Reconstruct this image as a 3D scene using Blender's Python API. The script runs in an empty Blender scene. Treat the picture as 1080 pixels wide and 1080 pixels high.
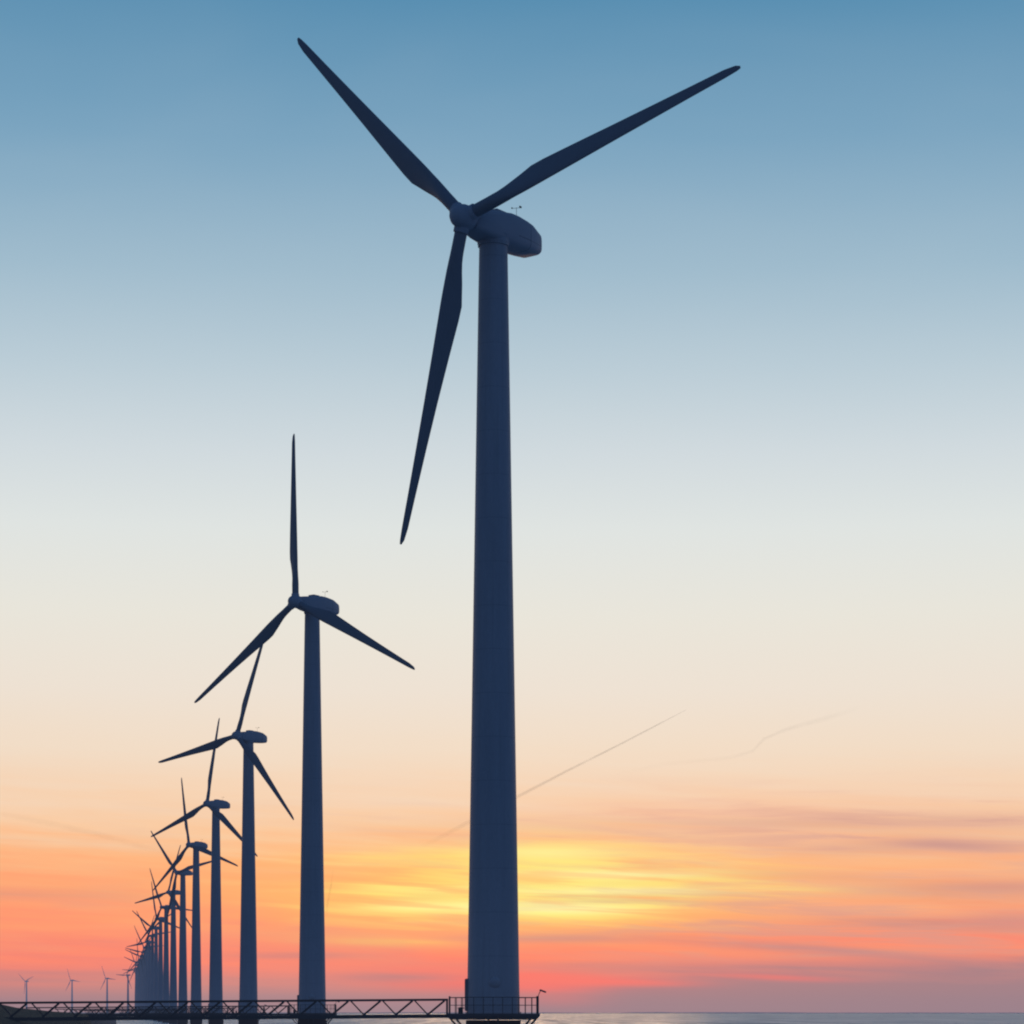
import bpy, bmesh, math, random
from math import sin, cos, pi, radians as R
from mathutils import Vector, Matrix

random.seed(7)
scene = bpy.context.scene
C = scene.collection

# ----------------------------------------------------------------- measures
F = 2650.0            # focal length in pixels of a 1080 px wide frame
EYE = 5.0             # eye height over the water
D1 = 167.14           # distance of the nearest turbine
PSI = R(36.8)         # yaw of every rotor
STEP_X, STEP_Y = -24.29, 153.9
DECK = EYE - 0.06     # top of the service platforms
AXIS = EYE + 52.1     # rotor axis
SUN_EL, SUN_AZ = R(2.9), R(0.4)

def lin(c):
    out = []
    for v in c:
        v = v / 255.0
        out.append(v / 12.92 if v <= 0.04045 else ((v + 0.055) / 1.055) ** 2.4)
    return (out[0], out[1], out[2], 1.0)

# ----------------------------------------------------------------- node helpers
class NT:
    def __init__(self, tree):
        self.t = tree; self.n = tree.nodes; self.l = tree.links
    def node(self, kind, **kw):
        nd = self.n.new(kind)
        for k, v in kw.items(): setattr(nd, k, v)
        return nd
    def put(self, sock, val):
        if isinstance(val, bpy.types.NodeSocket): self.l.new(val, sock)
        elif val is not None: sock.default_value = val
    def math(self, op, a, b=None, c=None, clamp=False):
        nd = self.node('ShaderNodeMath', operation=op, use_clamp=clamp)
        self.put(nd.inputs[0], a)
        if b is not None: self.put(nd.inputs[1], b)
        if c is not None: self.put(nd.inputs[2], c)
        return nd.outputs[0]
    def mixc(self, fac, a, b, mode='MIX'):
        nd = self.node('ShaderNodeMix', data_type='RGBA', blend_type=mode)
        nd.clamp_factor = True
        self.put(nd.inputs[0], fac); self.put(nd.inputs[6], a); self.put(nd.inputs[7], b)
        return nd.outputs[2]
    def xyz(self, x, y, z=0.0):
        nd = self.node('ShaderNodeCombineXYZ')
        self.put(nd.inputs[0], x); self.put(nd.inputs[1], y); self.put(nd.inputs[2], z)
        return nd.outputs[0]
    def noise(self, vec, scale=1.0, detail=3.0, rough=0.5, dist=0.0):
        nd = self.node('ShaderNodeTexNoise')
        self.put(nd.inputs['Vector'], vec)
        nd.inputs['Scale'].default_value = scale
        nd.inputs['Detail'].default_value = detail
        nd.inputs['Roughness'].default_value = rough
        nd.inputs['Distortion'].default_value = dist
        return nd.outputs[0]
    def remap(self, v, a, b, c=0.0, d=1.0, kind='SMOOTHSTEP'):
        nd = self.node('ShaderNodeMapRange', interpolation_type=kind)
        self.put(nd.inputs[0], v)
        for i, q in enumerate((a, b, c, d)): nd.inputs[i + 1].default_value = q
        return nd.outputs[0]
    def ramp(self, v, stops):
        nd = self.node('ShaderNodeValToRGB')
        self.put(nd.inputs[0], v)
        e = nd.color_ramp.elements
        nd.color_ramp.interpolation = 'LINEAR'
        while len(e) < len(stops): e.new(0.5)
        for el, (p, c) in zip(e, stops):
            el.position = p
        for el, (p, c) in zip(e, stops):
            el.color = c
        return nd.outputs[0]

# ----------------------------------------------------------------- sky
world = bpy.data.worlds.new("World"); scene.world = world
world.use_nodes = True
world.cycles.sampling_method = 'MANUAL'; world.cycles.sample_map_resolution = 512
W = NT(world.node_tree); W.n.clear()
tc = W.node('ShaderNodeTexCoord')
sep = W.node('ShaderNodeSeparateXYZ'); W.l.new(tc.outputs['Generated'], sep.inputs[0])
dx, dy, dz = sep.outputs
hor = W.math('SQRT', W.math('ADD', W.math('MULTIPLY', dx, dx), W.math('MULTIPLY', dy, dy)))
hor = W.math('MAXIMUM', hor, 0.001)
V = W.math('MULTIPLY', W.math('DIVIDE', dz, hor), F)         # height over the horizon
U = W.math('MULTIPLY', W.math('ARCTAN2', dx, dy), F)         # bearing from the middle of the view

# drifting streaks, long along the horizon
Vt = W.math('ADD', V, W.math('MULTIPLY', U, 0.05))
s_big = W.noise(W.xyz(W.math('DIVIDE', U, 420.0), W.math('DIVIDE', Vt, 34.0), 3.1), 1.0, 4.0, 0.55, 0.35)
s_fine = W.noise(W.xyz(W.math('DIVIDE', U, 170.0), W.math('DIVIDE', Vt, 10.0), 8.7), 1.0, 4.0, 0.52, 0.3)
Vr = W.math('ADD', V, W.math('MULTIPLY', U, 0.025))
s_wisp = W.noise(W.xyz(W.math('DIVIDE', U, 190.0), W.math('DIVIDE', Vr, 14.0), 21.3), 1.0, 5.0, 0.58, 0.5)
s_mass = W.noise(W.xyz(W.math('DIVIDE', U, 300.0), W.math('DIVIDE', V, 60.0), 1.9), 1.0, 3.0, 0.5, 0.3)
low = W.remap(V, 330.0, 150.0)                                # only the lower sky carries cloud
wob = W.math('ADD', W.math('MULTIPLY', W.math('SUBTRACT', s_big, 0.5), 70.0),
             W.math('MULTIPLY', W.math('ADD', W.math('SUBTRACT', s_fine, 0.5), W.math('MULTIPLY', W.math('SUBTRACT', s_wisp, 0.5), 0.7)), 60.0))
wob = W.math('MULTIPLY', wob, low)
wob = W.math('MULTIPLY', wob, W.remap(V, 6.0, 70.0))
Vw = W.math('MAXIMUM', W.math('ADD', V, wob), 0.0)

SKY = [(1068, (148, 128, 141)), (1058, (166, 130, 138)), (1042, (196, 132, 131)), (1024, (230, 133, 122)),
       (1004, (247, 137, 115)), (972, (254, 151, 113)), (940, (254, 165, 117)), (905, (252, 182, 131)),
       (872, (248, 201, 160)), (835, (244, 211, 181)), (790, (240, 219, 197)), (730, (236, 224, 210)),
       (650, (231, 228, 218)), (560, (222, 227, 225)), (480, (207, 217, 222)), (390, (184, 203, 214)),
       (290, (157, 186, 204)), (150, (121, 163, 191)), (0, (88, 142, 177)), (-132, (66, 117, 158))]
grad = W.ramp(W.math('DIVIDE', Vw, 1200.0), [((1068 - y) / 1200.0, lin(c)) for y, c in SKY])
zen = W.remap(dz, 0.40, 0.95)
col = W.mixc(zen, grad, lin((26, 56, 98)))
hz = W.noise(W.xyz(W.math('DIVIDE', U, 620.0), W.math('DIVIDE', V, 210.0), 5.5), 1.0, 3.0, 0.5, 0.4)
col = W.mixc(W.math('MULTIPLY', W.remap(hz, 0.35, 0.7), 0.04), col, lin((226, 226, 224)))

_uv = {}
def blob(u0, v0, su, sv, slope=0.0):
    """soft elliptical patch of sky around bearing u0, height v0 (slope: falls to the right)"""
    if slope not in _uv:
        _uv[slope] = W.xyz(U, V if slope == 0 else W.math('MULTIPLY_ADD', U, slope, V), 0.0)
    c0, c1 = u0 - 540.0, 1068.0 - v0
    c1 = c1 + slope * c0
    ma = W.node('ShaderNodeVectorMath', operation='MULTIPLY_ADD')
    W.l.new(_uv[slope], ma.inputs[0])
    ma.inputs[1].default_value = (1 / su, 1 / sv, 0); ma.inputs[2].default_value = (-c0 / su, -c1 / sv, 0)
    dt = W.node('ShaderNodeVectorMath', operation='DOT_PRODUCT')
    W.l.new(ma.outputs[0], dt.inputs[0]); W.l.new(ma.outputs[0], dt.inputs[1])
    return W.math('POWER', 0.367879, dt.outputs['Value'])

def total(items):
    acc = None
    for it in items:
        k = it[-1]
        acc = W.math('MULTIPLY', blob(*it[:-1]), k) if acc is None else W.math('MULTIPLY_ADD', blob(*it[:-1]), k, acc)
    return W.math('MINIMUM', acc, 1.0)

fine_hi = W.remap(s_fine, 0.30, 0.68)
big_hi = W.remap(s_big, 0.30, 0.70)

# the hidden sun's glow, broken by cloud streaks
glow = W.math('MULTIPLY', blob(560, 945, 330, 48), W.remap(s_big, 0.25, 0.65, 0.45, 1.0))
col = W.mixc(W.math('MULTIPLY', glow, 0.72), col, lin((255, 186, 92)))
core = W.math('MULTIPLY', total([(595, 936, 175, 38, 0.0, 0.85), (600, 921, 140, 8, 0.0, 0.5), (590, 957, 90, 9, 0.02, 0.6),
                                 (720, 941, 190, 6, 0.0, 0.6), (415, 994, 90, 6, 0.04, 0.6), (440, 905, 90, 9, 0.0, 0.4), (430, 948, 100, 12, 0.0, 0.25)]),
              W.math('ADD', 0.50, W.math('MULTIPLY', fine_hi, 0.5)))
col = W.mixc(core, col, lin((255, 222, 108)))
hot = W.math('MULTIPLY', total([(575, 957, 95, 8, 0.015, 1.0), (650, 923, 110, 6, 0.0, 0.8), (690, 940, 120, 4.5, 0.0, 0.8), (575, 898, 80, 9, 0.0, 0.6),
                                (440, 938, 85, 5, 0.0, 0.55), (445, 957, 80, 7, 0.0, 0.65), (580, 940, 80, 24, 0.0, 0.55)]),
             W.remap(s_fine, 0.30, 0.56, 0.35, 1.0))
col = W.mixc(hot, col, lin((255, 245, 138)))
white = total([(575, 958, 60, 5, 0.02, 0.6), (640, 940, 70, 3, 0.0, 0.5), (640, 923, 60, 3.5, 0.0, 0.4)])
col = W.mixc(white, col, lin((255, 252, 190)))
lum = W.math('MULTIPLY', total([(595, 928, 75, 36, 0.0, 0.75), (640, 935, 130, 20, 0.0, 0.35), (455, 945, 60, 18, 0.0, 0.25)]), W.remap(s_fine, 0.34, 0.56, 0.25, 1.0))
col = W.mixc(lum, col, lin((255, 242, 128)))
spark = W.math('MULTIPLY', total([(585, 957, 85, 6, 0.015, 0.8), (645, 940, 120, 3.5, 0.0, 0.75), (650, 922, 95, 4.5, 0.0, 0.7), (580, 899, 55, 6, 0.0, 0.45), (445, 957, 60, 5, 0.0, 0.35)]), W.remap(s_big, 0.30, 0.55, 0.5, 1.0))
col = W.mixc(spark, col, lin((255, 250, 168)))

# coral light under the cloud deck
coral = W.math('MULTIPLY', total([(600, 1035, 150, 14, 0.05, 0.95), (560, 1003, 170, 12, 0.02, 0.55), (800, 1028, 110, 9, 0.03, 0.6),
                                  (250, 1010, 300, 17, 0.0, 0.35), (900, 990, 200, 12, 0.02, 0.4), (480, 1040, 120, 14, 0.0, 0.6),
                                  (720, 985, 160, 14, 0.0, 0.4)]),
               W.math('ADD', 0.35, W.math('MULTIPLY', big_hi, 0.65)))
col = W.mixc(W.math('MULTIPLY', coral, 0.9), col, lin((255, 112, 104)))

# mauve cloud bars
mauve = W.math('MULTIPLY', total([(965, 976, 130, 7, 0.04, 0.85), (1015, 893, 110, 8, 0.06, 0.5), (1000, 868, 190, 9, 0.02, 0.35),
                                  (840, 1001, 130, 5, 0.07, 0.7), (760, 1024, 220, 6, 0.02, 0.85), (950, 1022, 220, 12, 0.0, 0.8),
                                  (30, 945, 110, 6, 0.0, 0.45), (310, 1008, 70, 4, 0.0, 0.6), (420, 1031, 75, 6, 0.01, 0.8),
                                  (60, 1027, 170, 3.5, 0.0, 0.55), (40, 1033, 220, 3, 0.0, 0.35), (620, 990, 80, 5, 0.0, 0.35),
                                  (860, 925, 180, 6, 0.03, 0.35), (1010, 945, 150, 10, 0.02, 0.45), (720, 870, 160, 8, 0.0, 0.25)]),
               W.math('ADD', 0.45, W.math('MULTIPLY', fine_hi, 0.6)))
col = W.mixc(W.math('MULTIPLY', mauve, 0.85), col, lin((174, 128, 134)))
# free cloud texture in the low band, so that it goes on all round
free = W.math('MULTIPLY', W.remap(s_mass, 0.50, 0.72), W.math('MULTIPLY', W.remap(V, 230.0, 120.0), W.remap(V, 15.0, 60.0)))
free = W.math('MULTIPLY', free, W.math('ADD', 0.3, W.math('MULTIPLY', fine_hi, 0.7)))
col = W.mixc(W.math('MULTIPLY', free, 0.34), col, lin((196, 140, 138)))
wis = W.math('MULTIPLY', W.remap(s_wisp, 0.50, 0.72), W.math('MULTIPLY', W.remap(V, 280.0, 170.0), W.remap(V, 20.0, 70.0)))
wis = W.math('MULTIPLY', wis, W.remap(U, -300.0, 420.0, 0.35, 1.0))
col = W.mixc(W.math('MULTIPLY', wis, 0.30), col, lin((206, 154, 144)))
# pale rose veil over the upper part of the cloud, to the right of the glow
veil = W.math('MULTIPLY', total([(930, 885, 330, 45, 0.0, 0.9), (900, 955, 300, 30, 0.02, 0.5), (700, 858, 160, 18, 0.0, 0.5)]), W.remap(s_wisp, 0.3, 0.62, 0.35, 1.0))
col = W.mixc(W.math('MULTIPLY', veil, 0.62), col, lin((240, 178, 152)))
wm = W.math('MULTIPLY', W.remap(s_wisp, 0.47, 0.66), total([(960, 880, 240, 28, 0.03, 0.75), (930, 985, 260, 30, 0.02, 0.7), (760, 960, 160, 30, 0.0, 0.35)]))
col = W.mixc(W.math('MULTIPLY', wm, 0.5), col, lin((196, 150, 146)))
bars = total([(990, 893, 60, 5, 0.06, 0.5), (920, 870, 170, 6, 0.0, 0.22), (900, 897, 90, 7, 0.0, 0.3), (1045, 938, 110, 7, 0.0, 0.5), (1060, 972, 60, 10, 0.0, 0.5),
              (890, 1004, 110, 5, 0.08, 0.5), (610, 945, 60, 2.5, 0.0, 0.25), (640, 951, 70, 2.5, 0.01, 0.3), (570, 990, 90, 4, 0.0, 0.4)])
col = W.mixc(bars, col, lin((186, 140, 142)))
# yellow rifts between the streaks
rift = W.math('MULTIPLY', W.remap(s_fine, 0.52, 0.68), total([(600, 935, 210, 36, 0.0, 1.0), (440, 945, 120, 34, 0.0, 0.6)]))
col = W.mixc(W.math('MULTIPLY', rift, 0.4), col, lin((255, 240, 130)))
dim = W.math('MULTIPLY', W.remap(s_fine, 0.50, 0.36), total([(620, 940, 240, 50, 0.0, 1.0), (420, 945, 140, 40, 0.0, 0.7)]))
col = W.mixc(W.math('MULTIPLY', dim, 0.38), col, lin((253, 176, 112)))
# grey mauve bank lying on the horizon, higher to the right
bank_h = W.math('ADD', W.remap(U, -60.0, 420.0, 26.0, 48.0), W.math('MULTIPLY', W.math('SUBTRACT', s_big, 0.5), 60.0))
bank = W.math('SUBTRACT', bank_h, V)
bank = W.math('MULTIPLY', W.remap(bank, -8.0, 14.0), W.remap(U, -180.0, 160.0, 0.15, 1.0))
bank = W.math('MULTIPLY', bank, W.remap(U, 1400.0, 2600.0, 1.0, 0.0))
col = W.mixc(W.math('MULTIPLY', bank, 0.80), col, lin((151, 126, 137)))
ember = W.math('MULTIPLY', total([(570, 1041, 60, 7, 0.0, 0.8), (660, 1036, 70, 4, 0.03, 0.7), (820, 1031, 60, 3.5, 0.05, 0.6), (590, 1055, 45, 8, 0.0, 0.45)]), 0.8)
col = W.mixc(ember, col, lin((250, 116, 110)))
# haze over the horizon
haze = W.remap(V, 34.0, 2.0)
col = W.mixc(W.math('MULTIPLY', haze, 0.55), col, lin((150, 128, 141)))

# the side of the sky away from the sunset is dim and blue
away = W.remap(W.math('ABSOLUTE', U), F * R(24), F * R(80))
dusk = W.ramp(W.math('MAXIMUM', dz, 0.0), [(0.0, lin((92, 98, 128))), (0.15, lin((80, 100, 138))), (0.5, lin((56, 88, 132))), (1.0, lin((26, 56, 98)))])
col = W.mixc(away, col, dusk)
col = W.mixc(W.remap(dz, -0.002, -0.02), col, lin((40, 48, 62)))

bg = W.node('ShaderNodeBackground'); W.l.new(col, bg.inputs[0]); bg.inputs[1].default_value = 1.0
# a little of the physical sky on top of it
nish = W.node('ShaderNodeTexSky', sky_type='NISHITA'); nish.sun_disc = False
nish.sun_elevation = SUN_EL; nish.sun_rotation = SUN_AZ
bg2 = W.node('ShaderNodeBackground'); W.l.new(nish.outputs[0], bg2.inputs[0]); bg2.inputs[1].default_value = 0.001
add = W.node('ShaderNodeAddShader'); W.l.new(bg.outputs[0], add.inputs[0]); W.l.new(bg2.outputs[0], add.inputs[1])
wo = W.node('ShaderNodeOutputWorld'); W.l.new(add.outputs[0], wo.inputs[0])

sun = bpy.data.lights.new('sun', 'SUN'); sun.energy = 0.07; sun.angle = R(8.0); sun.color = (1.0, 0.55, 0.25)
so = bpy.data.objects.new('sun', sun); C.objects.link(so)
sd = Vector((sin(SUN_AZ) * cos(SUN_EL), cos(SUN_AZ) * cos(SUN_EL), sin(SUN_EL)))
so.rotation_euler = sd.to_track_quat('Z', 'Y').to_euler(); so.location = (0, 0, 120)

# ----------------------------------------------------------------- materials
def new_mat(name):
    m = bpy.data.materials.new(name); m.use_nodes = True
    t = NT(m.node_tree); t.n.clear()
    out = t.node('ShaderNodeOutputMaterial'); bs = t.node('ShaderNodeBsdfPrincipled')
    t.l.new(bs.outputs[0], out.inputs[0])
    return m, t, bs, out

def paint_haze(t, bs, out, amount=1.0):
    """distance haze painted in as emission, stronger along the row and low over water"""
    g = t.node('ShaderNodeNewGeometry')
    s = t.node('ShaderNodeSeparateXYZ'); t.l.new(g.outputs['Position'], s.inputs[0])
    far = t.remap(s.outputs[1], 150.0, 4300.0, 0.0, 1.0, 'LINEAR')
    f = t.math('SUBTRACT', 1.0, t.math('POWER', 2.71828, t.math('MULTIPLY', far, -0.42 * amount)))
    bank = t.remap(s.outputs[1], 3200.0, 4100.0, 0.0, 0.30)       # stronger painted haze over the far bend of the dike
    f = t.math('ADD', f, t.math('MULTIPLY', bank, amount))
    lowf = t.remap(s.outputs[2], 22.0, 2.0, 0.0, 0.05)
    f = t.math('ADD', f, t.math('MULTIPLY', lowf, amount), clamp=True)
    em = t.node('ShaderNodeEmission'); em.inputs[0].default_value = lin((98, 110, 140))  # painted haze tone, mixed over the surface shader by position
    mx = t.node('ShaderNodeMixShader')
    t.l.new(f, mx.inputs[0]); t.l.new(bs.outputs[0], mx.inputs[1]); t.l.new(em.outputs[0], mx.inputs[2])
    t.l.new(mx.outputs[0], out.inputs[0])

def paint(name, c, rough=0.55, var=0.12, streak=True, painted_haze=1.0, spec=0.3, seams=False, welds=False):
    m, t, bs, out = new_mat(name)
    co = t.node('ShaderNodeTexCoord')
    mp = t.node('ShaderNodeMapping'); t.l.new(co.outputs['Object'], mp.inputs[0])
    mp.inputs['Scale'].default_value = (1.6, 1.6, 0.12) if streak else (1, 1, 1)
    n1 = t.noise(mp.outputs[0], 1.2, 5, 0.6)
    n2 = t.noise(co.outputs['Object'], 3.0, 4, 0.6)
    k = t.math('ADD', 1.0 - var, t.math('MULTIPLY', t.math('ADD', n1, t.math('MULTIPLY', n2, 0.5)), var * 1.33))
    cc = t.mixc(1.0, (*c, 1.0), k, 'MULTIPLY')
    if welds:
        sp = t.node('ShaderNodeSeparateXYZ'); t.l.new(co.outputs['Object'], sp.inputs[0])
        w_ = t.math('LESS_THAN', t.math('FRACT', t.math('DIVIDE', sp.outputs[2], 2.9)), 0.022)
        cc = t.mixc(t.math('MULTIPLY', w_, 0.22), cc, (0.16, 0.18, 0.20, 1))
        run = t.noise(t.xyz(t.math('MULTIPLY', sp.outputs[0], 5.0), t.math('MULTIPLY', sp.outputs[1], 5.0), t.math('MULTIPLY', sp.outputs[2], 0.05)), 1.0, 4, 0.6)
        cc = t.mixc(t.math('MULTIPLY', t.remap(run, 0.52, 0.75), 0.28), cc, (0.20, 0.22, 0.24, 1))
    if seams:                                                       # joints between the glass-fibre shells
        sp = t.node('ShaderNodeSeparateXYZ'); t.l.new(co.outputs['Object'], sp.inputs[0])
        l1 = t.math('LESS_THAN', t.math('ABSOLUTE', t.math('SUBTRACT', sp.outputs[1], 2.75)), 0.035)
        l2 = t.math('LESS_THAN', t.math('ABSOLUTE', t.math('ADD', sp.outputs[2], 0.28)), 0.03)
        l2 = t.math('MULTIPLY', l2, t.math('GREATER_THAN', sp.outputs[1], 1.35))
        cc = t.mixc(t.math('MULTIPLY', t.math('MAXIMUM', l1, l2), 0.6), cc, (0.10, 0.11, 0.12, 1))
        tail = t.math('GREATER_THAN', sp.outputs[1], 2.79)
        cc = t.mixc(t.math('MULTIPLY', tail, 0.25), cc, (0.5, 0.52, 0.56, 1))
    t.l.new(cc, bs.inputs['Base Color'])
    bs.inputs['Roughness'].default_value = rough
    bs.inputs['Specular IOR Level'].default_value = spec
    paint_haze(t, bs, out, painted_haze)
    return m

M = {}
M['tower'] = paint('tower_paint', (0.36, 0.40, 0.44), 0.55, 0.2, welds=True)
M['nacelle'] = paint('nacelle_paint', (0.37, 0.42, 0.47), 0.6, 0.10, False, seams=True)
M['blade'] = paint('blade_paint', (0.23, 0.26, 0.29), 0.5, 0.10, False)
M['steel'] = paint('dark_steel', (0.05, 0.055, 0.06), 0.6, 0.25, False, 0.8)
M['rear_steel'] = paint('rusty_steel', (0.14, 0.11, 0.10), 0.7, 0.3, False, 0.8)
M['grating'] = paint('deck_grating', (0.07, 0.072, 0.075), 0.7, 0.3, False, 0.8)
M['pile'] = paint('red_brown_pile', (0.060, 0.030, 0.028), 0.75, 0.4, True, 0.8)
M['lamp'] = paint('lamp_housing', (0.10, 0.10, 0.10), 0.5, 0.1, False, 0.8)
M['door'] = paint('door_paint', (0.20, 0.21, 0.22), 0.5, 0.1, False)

def ground_mat():
    m, t, bs, out = new_mat('dike_grass')
    co = t.node('ShaderNodeTexCoord')
    n = t.noise(co.outputs['Object'], 0.25, 6, 0.65)
    n2 = t.noise(co.outputs['Object'], 2.2, 4, 0.6)
    f = t.math('ADD', t.math('MULTIPLY', n, 0.6), t.math('MULTIPLY', n2, 0.4))
    c = t.mixc(t.remap(f, 0.35, 0.65), (0.030, 0.034, 0.018, 1), (0.080, 0.078, 0.038, 1))
    sp = t.node('ShaderNodeSeparateXYZ'); t.l.new(co.outputs['Object'], sp.inputs[0])
    c = t.mixc(t.remap(sp.outputs[2], EYE - 1.2, EYE - 2.4), c, (0.022, 0.022, 0.023, 1))   # stone foot
    t.l.new(c, bs.inputs['Base Color']); bs.inputs['Roughness'].default_value = 0.9
    bs.inputs['Specular IOR Level'].default_value = 0.1
    b = t.node('ShaderNodeBump'); b.inputs['Strength'].default_value = 0.7; b.inputs['Distance'].default_value = 0.4
    t.l.new(n2, b.inputs['Height']); t.l.new(b.outputs[0], bs.inputs['Normal'])
    paint_haze(t, bs, out, 1.3)
    return m
M['dike'] = ground_mat()

def water_mat():
    m, t, bs, out = new_mat('lake_water')
    co = t.node('ShaderNodeTexCoord')
    s = t.node('ShaderNodeSeparateXYZ'); t.l.new(co.outputs['Object'], s.inputs[0])
    wv = t.noise(t.xyz(t.math('MULTIPLY', s.outputs[0], 0.30), t.math('MULTIPLY', s.outputs[1], 0.22)), 1.0, 5, 0.6, 0.3)
    sw = t.noise(t.xyz(t.math('MULTIPLY', s.outputs[0], 0.10), t.math('MULTIPLY', s.outputs[1], 0.0022)), 1.0, 4, 0.62, 0.2)
    c = t.mixc(t.remap(sw, 0.35, 0.65), (0.20, 0.29, 0.36, 1), (0.56, 0.64, 0.70, 1))
    t.l.new(c, bs.inputs['Base Color'])
    bs.inputs['IOR'].default_value = 1.33; bs.inputs['Specular IOR Level'].default_value = 0.5
    t.l.new(t.remap(sw, 0.3, 0.7, 0.42, 0.26), bs.inputs['Roughness'])
    b = t.node('ShaderNodeBump'); b.inputs['Strength'].default_value = 1.0; b.inputs['Distance'].default_value = 0.6
    t.l.new(wv, b.inputs['Height']); t.l.new(b.outputs[0], bs.inputs['Normal'])
    return m
M['water'] = water_mat()

def shore_mat():
    m, t, bs, out = new_mat('far_shore_painted_haze')
    co = t.node('ShaderNodeTexCoord')
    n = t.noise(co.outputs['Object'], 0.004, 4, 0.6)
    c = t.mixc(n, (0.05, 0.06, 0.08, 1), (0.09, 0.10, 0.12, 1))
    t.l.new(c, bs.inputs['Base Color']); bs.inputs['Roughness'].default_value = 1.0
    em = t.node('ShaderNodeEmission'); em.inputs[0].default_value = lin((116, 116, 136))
    mx = t.node('ShaderNodeMixShader'); mx.inputs[0].default_value = 0.8  # distance haze painted on the land as an even glow
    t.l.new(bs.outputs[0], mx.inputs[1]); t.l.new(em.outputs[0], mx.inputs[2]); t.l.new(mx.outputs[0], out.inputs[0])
    return m
M['shore'] = shore_mat()

def trail_mat(name, k, c):
    m, t, bs, out = new_mat(name)
    at = t.node('ShaderNodeAttribute', attribute_name='thick')
    co = t.node('ShaderNodeTexCoord')
    n = t.noise(co.outputs['Object'], 0.004, 4, 0.6)
    a = t.math('MULTIPLY', t.math('MULTIPLY', at.outputs['Fac'], k), t.remap(n, 0.25, 0.6, 0.55, 1.0), clamp=True)
    bs.inputs['Base Color'].default_value = (*c, 1)
    bs.inputs['Roughness'].default_value = 1.0; bs.inputs['Specular IOR Level'].default_value = 0.0
    tr = t.node('ShaderNodeBsdfTransparent'); mx = t.node('ShaderNodeMixShader')
    t.l.new(a, mx.inputs[0]); t.l.new(tr.outputs[0], mx.inputs[1]); t.l.new(bs.outputs[0], mx.inputs[2])
    t.l.new(mx.outputs[0], out.inputs[0])
    return m

# ----------------------------------------------------------------- mesh helpers
def obj(name, bm, m, parent=None, smooth=None):
    me = bpy.data.meshes.new(name)
    bmesh.ops.recalc_face_normals(bm, faces=bm.faces)
    bm.to_mesh(me); bm.free()
    me.materials.append(m)
    if smooth is not None:
        for p in me.polygons: p.use_smooth = True
        if smooth < 180: me.set_sharp_from_angle(angle=R(smooth))
    o = bpy.data.objects.new(name, me); C.objects.link(o)
    if parent: o.parent = parent
    return o

def box(bm, lo, hi):
    vs = [bm.verts.new((x, y, z)) for x in (lo[0], hi[0]) for y in (lo[1], hi[1]) for z in (lo[2], hi[2])]
    for f in ((0, 1, 3, 2), (4, 6, 7, 5), (0, 4, 5, 1), (2, 3, 7, 6), (0, 2, 6, 4), (1, 5, 7, 3)):
        bm.faces.new([vs[i] for i in f])

def bar(bm, a, b, w, h=None, up=Vector((0, 0, 1)), n=4):
    """rectangular (n=4) or round bar from a to b"""
    a, b = Vector(a), Vector(b); h = h or w
    d = (b - a).normalized()
    if abs(d.dot(up)) > 0.98: up = Vector((0, 1, 0))
    s = d.cross(up).normalized(); u = s.cross(d).normalized()
    rings = []
    for p in (a, b):
        if n == 4:
            rings.append([bm.verts.new(p + s * (i * w / 2) + u * (j * h / 2)) for i, j in ((-1, -1), (1, -1), (1, 1), (-1, 1))])
        else:
            rings.append([bm.verts.new(p + s * (cos(2 * pi * k / n) * w / 2) + u * (sin(2 * pi * k / n) * h / 2)) for k in range(n)])
    for k in range(n):
        bm.faces.new((rings[0][k], rings[0][(k + 1) % n], rings[1][(k + 1) % n], rings[1][k]))
    bm.faces.new(rings[0][::-1]); bm.faces.new(rings[1])

def lathe(bm, prof, n=48, M4=None):
    rings = []
    for r, z in prof:
        rings.append([bm.verts.new((r * cos(2 * pi * k / n), r * sin(2 * pi * k / n), z)) for k in range(n)])
    for a, b in zip(rings, rings[1:]):
        for k in range(n): bm.faces.new((a[k], a[(k + 1) % n], b[(k + 1) % n], b[k]))
    bm.faces.new(rings[0][::-1]); bm.faces.new(rings[-1])
    if M4 is not None: bmesh.ops.transform(bm, matrix=M4, verts=[v for r in rings for v in r])

def loft(bm, rings):
    R_ = [[bm.verts.new(p) for p in r] for r in rings]
    n = len(R_[0])
    for a, b in zip(R_, R_[1:]):
        for k in range(n): bm.faces.new((a[k], a[(k + 1) % n], b[(k + 1) % n], b[k]))
    bm.faces.new(R_[0][::-1]); bm.faces.new(R_[-1])

def tag(o, label, cat, group=None):
    o['label'] = label; o['category'] = cat
    if group: o['group'] = group

def empty(name, loc):
    o = bpy.data.objects.new(name, None); C.objects.link(o); o.location = loc
    o.empty_display_size = 0.5
    return o

def interp(tab, x):
    for (a, *va), (b, *vb) in zip(tab, tab[1:]):
        if x <= b:
            k = max(0.0, (x - a) / (b - a)); k = k * k * (3 - 2 * k) if False else k
            return [p + (q - p) * k for p, q in zip(va, vb)]
    return list(tab[-1][1:])

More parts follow.
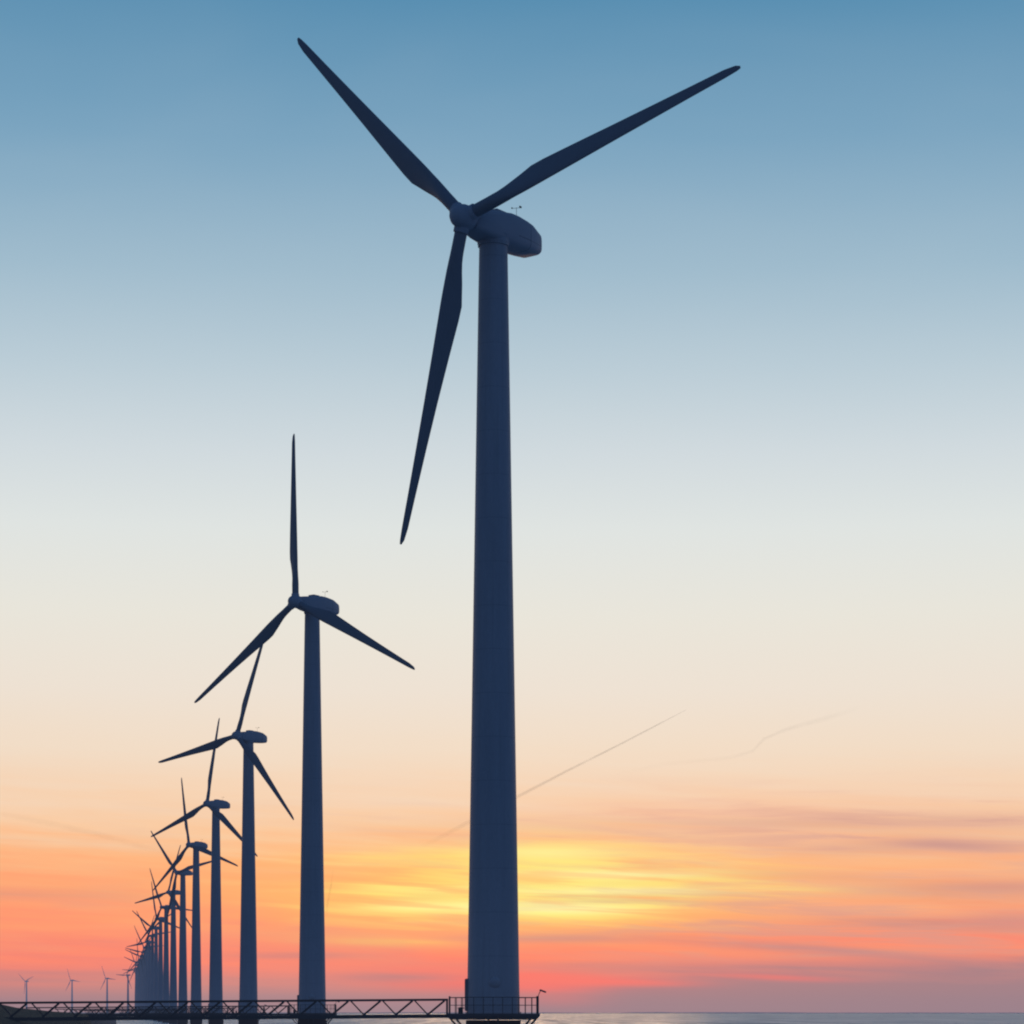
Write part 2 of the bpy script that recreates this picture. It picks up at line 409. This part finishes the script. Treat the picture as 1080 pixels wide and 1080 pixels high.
# ----------------------------------------------------------------- one turbine with its parts
def make_turbine():
    root = empty('wind_turbine', (0, 0, 0))
    # foundation pile, standing in the lake bed
    bm = bmesh.new()
    lathe(bm, [(1.9, -3.0), (1.9, DECK - 1.3), (1.82, DECK - 1.25), (1.82, DECK - 0.45)], 40)
    obj('foundation', bm, M['pile'], root, 40)
    # service platform: eight-sided deck on brackets
    bm = bmesh.new()
    oct_ = [(3.08, -1.3), (3.08, 1.3), (1.3, 3.0), (-1.3, 3.0), (-3.0, 1.3), (-3.0, -1.3), (-1.3, -3.0), (1.3, -3.0)]
    loft(bm, [[(x, y, DECK - 0.40) for x, y in [(a * .93, b * .93) for a, b in oct_]], [(x, y, DECK - 0.17) for x, y in oct_],
              [(x, y, DECK) for x, y in oct_]])
    for a in (-0.12, pi / 2, pi + 0.12, 3 * pi / 2):
        ca, sa = cos(a), sin(a)
        for off in (-0.32, 0.32):
            for ro in (2.62, 2.98):
                bar(bm, (ro * ca - off * sa, ro * sa + off * ca, DECK - 0.20), ((ro - 1.05) * ca - off * sa, (ro - 1.05) * sa + off * ca, DECK - 1.45), 0.085, n=8)
    plat = obj('platform', bm, M['grating'], root)
    # railing
    bm = bmesh.new()
    pts = [Vector((x * 0.97, y * 0.97, 0)) for x, y in oct_]
    for i in range(8):
        a, b = pts[i], pts[(i + 1) % 8]
        gate = (i == 4)                                            # open towards the footbridge
        seg = max(2, round((b - a).length / 0.6))
        for q in range(seg):
            p = a.lerp(b, q / seg)
            if gate and 0 < q < seg and abs(p.y) < 0.7: continue
            bar(bm, (p.x, p.y, DECK), (p.x, p.y, DECK + 1.06), 0.05, n=6)
        for z, w in ((1.06, 0.055), (0.55, 0.04)):
            if gate:
                bar(bm, (a.x, a.y, DECK + z), (a.x, 0.62, DECK + z), w, n=6)
                bar(bm, (b.x, -0.62, DECK + z), (b.x, b.y, DECK + z), w, n=6)
            else:
                bar(bm, (a.x, a.y, DECK + z), (b.x, b.y, DECK + z), w, n=6)
    for y in (-0.62, 0.62):
        bar(bm, (-2.91, y, DECK), (-2.91, y, DECK + 1.15), 0.09, n=6)
    box(bm, (2.85, -0.45, DECK), (3.02, 0.05, DECK + 1.16))         # switch box on the rail
    obj('railing', bm, M['steel'], plat)
    # floodlight on a bent arm at the outer corner
    bm = bmesh.new()
    bar(bm, (2.95, -0.2, DECK + 1.1), (3.12, -0.35, DECK + 1.50), 0.05, n=6)
    loft(bm, [[(3.05, -0.55, DECK + 1.52), (3.05, -0.20, DECK + 1.52), (3.10, -0.20, DECK + 1.62), (3.10, -0.55, DECK + 1.62)],
              [(3.48, -0.60, DECK + 1.36), (3.48, -0.15, DECK + 1.36), (3.52, -0.15, DECK + 1.46), (3.52, -0.60, DECK + 1.46)]])
    obj('floodlight', bm, M['lamp'], plat)
    # mooring bollard / small winch on the deck beside the bridge head
    bm = bmesh.new()
    lathe(bm, [(0.16, DECK + 0.002), (0.16, DECK + 0.30), (0.10, DECK + 0.34), (0.10, DECK + 0.42)], 12, Matrix.Translation((-2.15, -1.5, 0)))
    bar(bm, (-2.35, -1.5, DECK + 0.36), (-1.9, -1.5, DECK + 0.36), 0.07, n=6)
    obj('winch', bm, M['steel'], plat)
    # tubular tower
    zt = AXIS - 1.0
    prof = []
    rad = lambda z: 1.76 + (0.945 - 1.76) * ((z - DECK) / (zt - DECK))
    prof += [(1.86, DECK + 0.001), (1.86, DECK + 0.10), (rad(DECK + 0.10), DECK + 0.11)]
    for z in [DECK + (zt - DECK) * k / 18 for k in range(1, 18)]:
        prof.append((rad(z), z))
    prof += [(0.945, zt - 0.16), (1.03, zt - 0.15), (1.03, zt)]
    bm = bmesh.new(); lathe(bm, prof, 64)
    tow = obj('tower', bm, M['tower'], root, 35)
    # door on the bridge side and a round cowl on the near side
    bm = bmesh.new()
    box(bm, (-1.90, -0.45, DECK + 0.15), (-1.60, 0.45, DECK + 2.32))
    bmesh.ops.bevel(bm, geom=list(bm.edges), offset=0.05, segments=2, affect='EDGES')
    dr = obj('door', bm, M['door'], tow, 40)
    bm = bmesh.new()
    lathe(bm, [(0.38, -0.30), (0.38, 0.06), (0.33, 0.14), (0.18, 0.19), (0.05, 0.20)], 24,
          Matrix.Translation((0.10, -1.70, DECK + 2.02)) @ Matrix.Rotation(R(112), 4, 'X'))
    obj('vent_cowl', bm, M['tower'], tow, 40)

    # nacelle: stations along the axis, forward is local -Y
    st = [(-2.55, 0.62, 0.62, -0.62), (-2.35, 0.80, 0.74, -0.74), (-1.5, 0.98, 0.86, -0.88), (-0.3, 1.10, 1.02, -0.98), (0.9, 1.15, 1.20, -0.95),
          (1.6, 1.15, 1.20, -0.96), (2.6, 1.12, 1.10, -0.90), (3.2, 1.06, 1.02, -0.88), (4.22, 0.90, 0.62, -0.80), (4.38, 0.80, 0.48, -0.70)]
    bm = bmesh.new(); rings = []
    N = 28
    for y, w, zt_, zb in st:
        cz, hh = (zt_ + zb) / 2, (zt_ - zb) / 2
        rr = []
        for k in range(N):
            a = 2 * pi * k / N
            e = 0.42
            c_, s_ = cos(a), sin(a)
            rr.append((w * math.copysign(abs(c_) ** e, c_), y, cz + hh * math.copysign(abs(s_) ** e, s_)))
        rings.append(rr)
    loft(bm, rings)
    # yaw collar under the shell
    lathe(bm, [(1.06, -1.0), (1.06, -0.62), (1.14, -0.5)], 40)
    # panel seams and roof hatch
    box(bm, (-0.45, -0.2, 1.0), (0.45, 0.9, 1.27))
    nac = obj('nacelle', bm, M['nacelle'], root, 45)
    nac.location = (0, 0, AXIS); nac.rotation_euler = (0, 0, -PSI)
    # wind vane and anemometer on the roof
    bm = bmesh.new()
    for x, hgt in ((0.35, 0.78),):
        bar(bm, (x, 2.1, 1.15), (x, 2.1, 1.15 + hgt), 0.03, n=6)
        bar(bm, (x - 0.3, 2.0, 1.12 + hgt), (x + 0.25, 2.25, 1.12 + hgt), 0.025, n=6)
        lathe(bm, [(0.04, 0), (0.055, 0.04), (0.04, 0.08)], 10, Matrix.Translation((x - 0.3, 2.0, 1.10 + hgt)))
        box(bm, (x + 0.20, 2.14, 1.12 + hgt), (x + 0.24, 2.36, 1.24 + hgt))
    obj('wind_vane', bm, M['steel'], nac)

    # hub with its spinner, axis along local Y
    bm = bmesh.new()
    lathe(bm, [(0.10, 1.06), (0.34, 1.00), (0.56, 0.84), (0.71, 0.58), (0.80, 0.22), (0.82, -0.2), (0.78, -0.50), (0.60, -0.66)], 40,
          Matrix.Rotation(R(90), 4, 'X'))
    for k in range(3):
        lathe(bm, [(0.50, 0.3), (0.50, 0.98), (0.47, 1.02)], 28, Matrix.Rotation(2 * pi * k / 3, 4, 'Y'))
    hub = obj('hub', bm, M['nacelle'], root, 40)
    hub.location = (-3.19 * sin(PSI), -3.19 * cos(PSI), AXIS)
    hub.rotation_euler = (0, 0, -PSI)

    # blade: span along Z, leading edge +X, wind from -Y
    #      r,   chord, thick, twist, le share, roundness
    tab = [(0.90, 0.84, 0.84, 0, 0.50, 1.0), (2.2, 0.86, 0.84, 6, 0.50, 1.0), (2.9, 0.98, 0.74, 13, 0.48, 0.8), (4.2, 1.32, 0.52, 14, 0.38, 0.35),
           (5.6, 1.62, 0.42, 12, 0.31, 0.0), (6.6, 1.58, 0.36, 10.5, 0.30, 0.0), (9.0, 1.36, 0.28, 7.5, 0.30, 0), (12.0, 1.10, 0.215, 5, 0.30, 0),
           (15.0, 0.88, 0.16, 3, 0.30, 0), (18.0, 0.68, 0.115, 1.6, 0.30, 0), (20.4, 0.54, 0.08, 0.6, 0.31, 0), (21.2, 0.38, 0.055, 0, 0.34, 0), (21.5, 0.16, 0.03, 0, 0.45, 0)]
    rs = [0.90, 1.6, 2.2, 2.55, 2.9, 3.5, 4.2, 4.9, 5.3, 5.6, 6.0, 6.6, 7.8, 9.0, 10.5, 12.0, 13.5, 15.0, 16.5, 18.0, 19.2, 20.4, 20.8, 21.2, 21.4, 21.5]
    bm = bmesh.new(); rings = []
    K = 24
    for r in rs:
        ch, th, tw, le, rd = interp(tab, r)
        rr = []
        for k in range(K):
            a = 2 * pi * k / K
            xc = 0.5 + 0.5 * cos(a)                                 # 1 at the leading edge
            circ = (0.5 * sin(a)) * th
            s = 1 - xc
            foil = 2.6 * (0.2969 * math.sqrt(max(s, 0)) - 0.126 * s - 0.3516 * s * s + 0.2843 * s ** 3 - 0.1015 * s ** 4) * th * 2
            foil = math.copysign(foil * 0.62, sin(a)) if abs(sin(a)) > 1e-6 else 0.0
            y = circ * rd + foil * (1 - rd)
            x = (xc - 1 + le) * ch
            t_ = R(-tw)
            rr.append((x * cos(t_) - y * sin(t_), x * sin(t_) + y * cos(t_) + math.tan(R(1.5)) * r, r))
        rings.append(rr)
    loft(bm, rings)
    b0 = obj('blade', bm, M['blade'], hub, 50)
    for k in range(1, 3):
        b = b0.copy(); C.objects.link(b); b.parent = hub; b.rotation_euler = (0, 2 * pi * k / 3, 0)
    return root

def copy_tree(o, parent=None):
    c = o.copy(); C.objects.link(c)
    if parent: c.parent = parent
    for ch in list(o.children): copy_tree(ch, c)
    return c

def spin(root, deg):
    for ch in root.children:
        if ch.name.split('.')[0] == 'hub': ch.rotation_euler = (0, R(deg), -PSI)

proto = make_turbine()
ROW = 'wind turbines in the row along the lake shore'
NPROTO = 20
PH = [-44.3, -2, 20.1, 10, -10, -41, 19, -24, -12, -58, -36, 22, -33, 41, -72, -8, 48, -28, 12, 33]
LAB = ['huge nearest wind turbine, its tower and platform in front of the sunset glow',
       'second wind turbine from the front, one blade straight up beside the big tower',
       'third wind turbine from the front, upright blade leaning right across the second rotor\'s blade',
       'fourth wind turbine from the front, upright blade reaching the left blade of the third',
       'fifth wind turbine from the front, upper blade leaning slightly left',
       'sixth wind turbine from the front, blades spread in a wide Y shape',
       'seventh wind turbine from the front, one blade stretched down to the left',
       'eighth wind turbine from the front, long blade leaning up to the left',
       'ninth wind turbine from the front, slim blade almost upright',
       'tenth wind turbine from the front, blade pointing flat to the upper left',
       'eleventh wind turbine from the front, at the near edge of the merged towers']
turbines = []
for n in range(NPROTO):
    t = proto if n == 0 else copy_tree(proto)
    t.location = (-1.24 + STEP_X * n, D1 + STEP_Y * n, 0)
    spin(t, PH[n])
    tag(t, LAB[n] if n < len(LAB) else 'hazy slim wind turbine in the far stretch where the towers merge into one block', 'wind turbine', ROW)
    turbines.append(t)
FARLAB = ['pale distant wind turbine standing alone just left of the merged towers',
          'pale distant wind turbine second left of the merged towers, over the footbridge',
          'pale distant wind turbine third left of the merged towers, a blade pointing right',
          'leftmost pale distant wind turbine, two blades raised in a V']
for (px, h, ph), lb in zip(((135, 39.5, 33), (113, 36, -25), (76, 34, -24), (28, 33, -52)), FARLAB):
    d = 52.1 * F / h
    t = copy_tree(proto)
    t.location = ((px - 540) / F * d, d, 0); spin(t, ph)
    tag(t, lb, 'wind turbine', ROW)
    turbines.append(t)

# ----------------------------------------------------------------- footbridges
def make_bridge():
    """half-through truss walkway from the platform (local x = -3.0) to the dike"""
    root = empty('footbridge', (0, 0, 0))
    L0, L1 = -3.02, -36.5
    P = 2.13
    drop = lambda x: DECK - 0.02 - 0.0072 * (L0 - x)
    top = lambda x: drop(x) + 0.94
    for name, y, m, lean in (('front_truss', -0.62, M['steel'], 1), ('rear_truss', 0.62, M['rear_steel'], -1)):
        bm = bmesh.new()
        bar(bm, (L0, y, top(L0)), (L1, y, top(L1)), 0.13, 0.14)
        bar(bm, (L0, y, drop(L0) - 0.15), (L1, y, drop(L1) - 0.15), 0.16, 0.24)
        x = L0 - 0.15
        bar(bm, (L0 - 0.06, y, drop(L0) - 0.03), (L0 - 0.06, y, top(L0) - 0.07), 0.10)
        k = 0
        while x - P > L1:
            if lean > 0:   # rises to the right
                bar(bm, (x - P * 0.55, y, drop(x) - 0.05), (x - 0.05, y, top(x) - 0.06), 0.12, 0.13)
            else:
                bar(bm, (x - P * 0.57, y, drop(x) - 0.05), (x - P * 0.98, y, top(x) - 0.06), 0.07, 0.09)
            x -= P
        obj(name, bm, m, root)
    bm = bmesh.new()
    loft(bm, [[(L0, y, drop(L0) - 0.03 + z) for y, z in ((-0.54, -0.06), (0.54, -0.06), (0.54, 0), (-0.54, 0))],
              [(L1, y, drop(L1) - 0.03 + z) for y, z in ((-0.54, -0.06), (0.54, -0.06), (0.54, 0), (-0.54, 0))]])
    x = L0 - 0.5
    while x > L1:
        box(bm, (x - 0.05, -0.535, drop(x) - 0.24), (x + 0.05, 0.535, drop(x) - 0.10)); x -= P
    obj('walkway', bm, M['grating'], root)
    return root
fb = make_bridge()
FLAB = ['dark steel truss footbridge running left from the nearest turbine platform, closest to the camera',
        'hazy truss footbridge to the second turbine, seen through the nearest footbridge',
        'small hazy footbridge leading to the third turbine', 'small hazy footbridge leading to the fourth turbine',
        'tiny footbridge leading to the fifth turbine', 'tiny footbridge leading to the sixth turbine']
for n in range(6):
    b = fb if n == 0 else copy_tree(fb)
    b.location = turbines[n].location
    tag(b, FLAB[n], 'footbridge', 'footbridges from the dike to the turbines')

# ----------------------------------------------------------------- setting
def struct(o): o['kind'] = 'structure'; return o

bm = bmesh.new()
S = 90000.0
vs = [bm.verts.new(p) for p in ((-S, -2000, 0), (S, -2000, 0), (S, S, 0), (-S, S, 0))]
bm.faces.new(vs)
struct(obj('lake_water', bm, M['water']))

# the dike: its foot runs along the row on the shore side and bends left far away
def dike_x(y):
    x = -1.24 + STEP_X * (y - D1) / STEP_Y - 24.6
    if y > 2900: x -= 170.0 * ((y - 2900) / 1280.0) ** 1.6
    return x
bm = bmesh.new()
ys = [40, 70, 100, 120, 135, 150, 160, 170, 180, 190, 200, 215, 230, 250, 275, 300, 340, 400, 500, 650, 850, 1100, 1400, 1800, 2200, 2600, 2900, 3150, 3400, 3650, 3900, 4200, 4600, 5200, 6000]
ts = [2.0, 0.0, -1.5, -3, -4.5, -6, -7.5, -9, -10.5, -12, -14, -17, -20, -24, -30, -40, -60, -120, -400]
rows = []
for y in ys:
    row = []
    f0 = dike_x(y) + 0.0
    for t in ts:
        x = f0 + t
        z = interp([(-400, 3.6), (-60, 4.3), (-14, 4.25), (-9, 3.6), (-4.5, 1.7), (0, 0.0), (2, -1.2)], t)[0]
        # a grassy shoulder close to the first bridge
        bump = math.exp(-((y - 215) / 70.0) ** 2)
        px = 540 + F * x / max(y, 60)
        prof = interp([(-900, 1.3), (-300, 1.15), (-60, 1.0), (0, 0.78), (12, 0.5), (33, 0.27), (60, 0.06), (90, -0.12), (108, -0.3), (120, -0.75)], px * 1.0)[0]
        if t < -2: z = max(z, z + (EYE + prof - z) * bump) if px < 120 else z
        z += 0.10 * (random.random() - 0.5) if t < -4 else 0
        row.append(bm.verts.new((x, y, z)))
    rows.append(row)
for a, b in zip(rows, rows[1:]):
    for k in range(len(ts) - 1): bm.faces.new((a[k], a[k + 1], b[k + 1], b[k]))
struct(obj('dike_ground', bm, M['dike'], None, 180))

# low land across the lake
bm = bmesh.new()
Dd = 14000.0
prev = None
for i in range(241):
    x = -9000 + i * 75.0
    h = 3.0 + 2.2 * (math.sin(i * .31) * math.sin(i * .077 + 1)) + random.random() * 1.6
    if 5 < (x - 350) / 60 < 9: h += 2.5
    cur = [bm.verts.new((x, Dd, -1)), bm.verts.new((x, Dd + 40, max(0.8, h + EYE * 0.4))), bm.verts.new((x, Dd + 500, -1))]
    if prev:
        bm.faces.new((prev[0], cur[0], cur[1], prev[1])); bm.faces.new((prev[1], cur[1], cur[2], prev[2]))
    prev = cur
struct(obj('far_shore_ground', bm, M['shore']))

# ----------------------------------------------------------------- contrails high up, tens of kilometres away
def contrail(name, pts, widths, thick, k, c, dist, label):
    """soft trail of ice cloud: a flat ribbon several strips wide, fading to its edges"""
    bm = bmesh.new()
    lay = bm.verts.layers.float.new('thick')
    P3 = [Vector(((px - 540) / F * dist, dist + i * 300.0, EYE + (1068 - py) / F * (dist + i * 300.0))) for i, (px, py) in enumerate(pts)]
    for i, p in enumerate(P3): p.x = (pts[i][0] - 540) / F * p.y
    rows = []
    for i, p in enumerate(P3):
        d = (P3[min(i + 1, len(P3) - 1)] - P3[max(i - 1, 0)]).normalized()
        s = d.cross(Vector((0, 1, 0))).normalized()
        row = []
        for q, a in ((-1, 0), (-0.5, 0.65), (0, 1), (0.5, 0.65), (1, 0)):
            v = bm.verts.new(p + s * (q * widths[i] * dist / F)); v[lay] = a * thick[i]; row.append(v)
        rows.append(row)
    for a, b in zip(rows, rows[1:]):
        for j in range(4): bm.faces.new((a[j], a[j + 1], b[j + 1], b[j]))
    o = obj(name, bm, trail_mat(name, k, c))
    tag(o, label, 'contrail', 'contrails in the evening sky')
    return o
contrail('contrail', [(440, 895), (500, 864), (550, 838), (600, 812), (650, 787), (700, 761), (724, 748.5)], [3.6, 3.0, 2.4, 1.7, 1.3, 1.0, 0.5],
         [0.0, 0.5, 0.75, 0.9, 1, 1, 0.5], 0.29, (0.40, 0.30, 0.26), 30000, 'straight thin contrail climbing to the right beside the nearest tower')
contrail('contrail', [(640, 818), (700, 806), (770, 799), (794, 792), (806, 779), (830, 769), (870, 758), (910, 746)], [3.5, 3.5, 3, 2.2, 2.2, 2.8, 4, 4],
         [0, 0.25, 0.35, 0.8, 1, 1, 0.6, 0], 0.09, (0.42, 0.36, 0.34), 34000, 'faint crooked contrail high on the right with a kink in it')
contrail('contrail', [(0, 858), (50, 868), (100, 879), (150, 893), (180, 903)], [4, 4, 4, 4, 4], [0.4, 1, 1, 0.7, 0], 0.07, (0.5, 0.36, 0.32), 32000,
         'faint pinkish contrail on the far left above the small turbines')
contrail('contrail', [(352, 915), (349, 935), (345, 955), (344, 968)], [1.6, 1.6, 1.8, 1.8], [0, 1, 1, 0], 0.14, (0.4, 0.3, 0.3), 31000,
         'short steep contrail right of the second turbine tower')

# ----------------------------------------------------------------- camera
cam = bpy.data.cameras.new('camera')
cam.sensor_width = 36.0; cam.sensor_fit = 'HORIZONTAL'
cam.lens = 36.0 * F / 1080.0
cam.shift_y = (1068 - 540) / 1080.0
cam.clip_start = 0.5; cam.clip_end = 200000.0
co = bpy.data.objects.new('camera', cam); C.objects.link(co)
co.location = (0, 0, EYE); co.rotation_euler = (R(90), 0, 0)
scene.camera = co

scene.render.engine = 'CYCLES'
scene.view_settings.view_transform = 'Standard'
scene.view_settings.look = 'None'
scene.view_settings.exposure = 0.0
scene.cycles.filter_width = 2.1
scene.cycles.max_bounces = 5
scene.cycles.diffuse_bounces = 2
scene.cycles.glossy_bounces = 2
scene.cycles.use_adaptive_sampling = True
scene.cycles.adaptive_threshold = 0.01
scene.cycles.transparent_max_bounces = 16
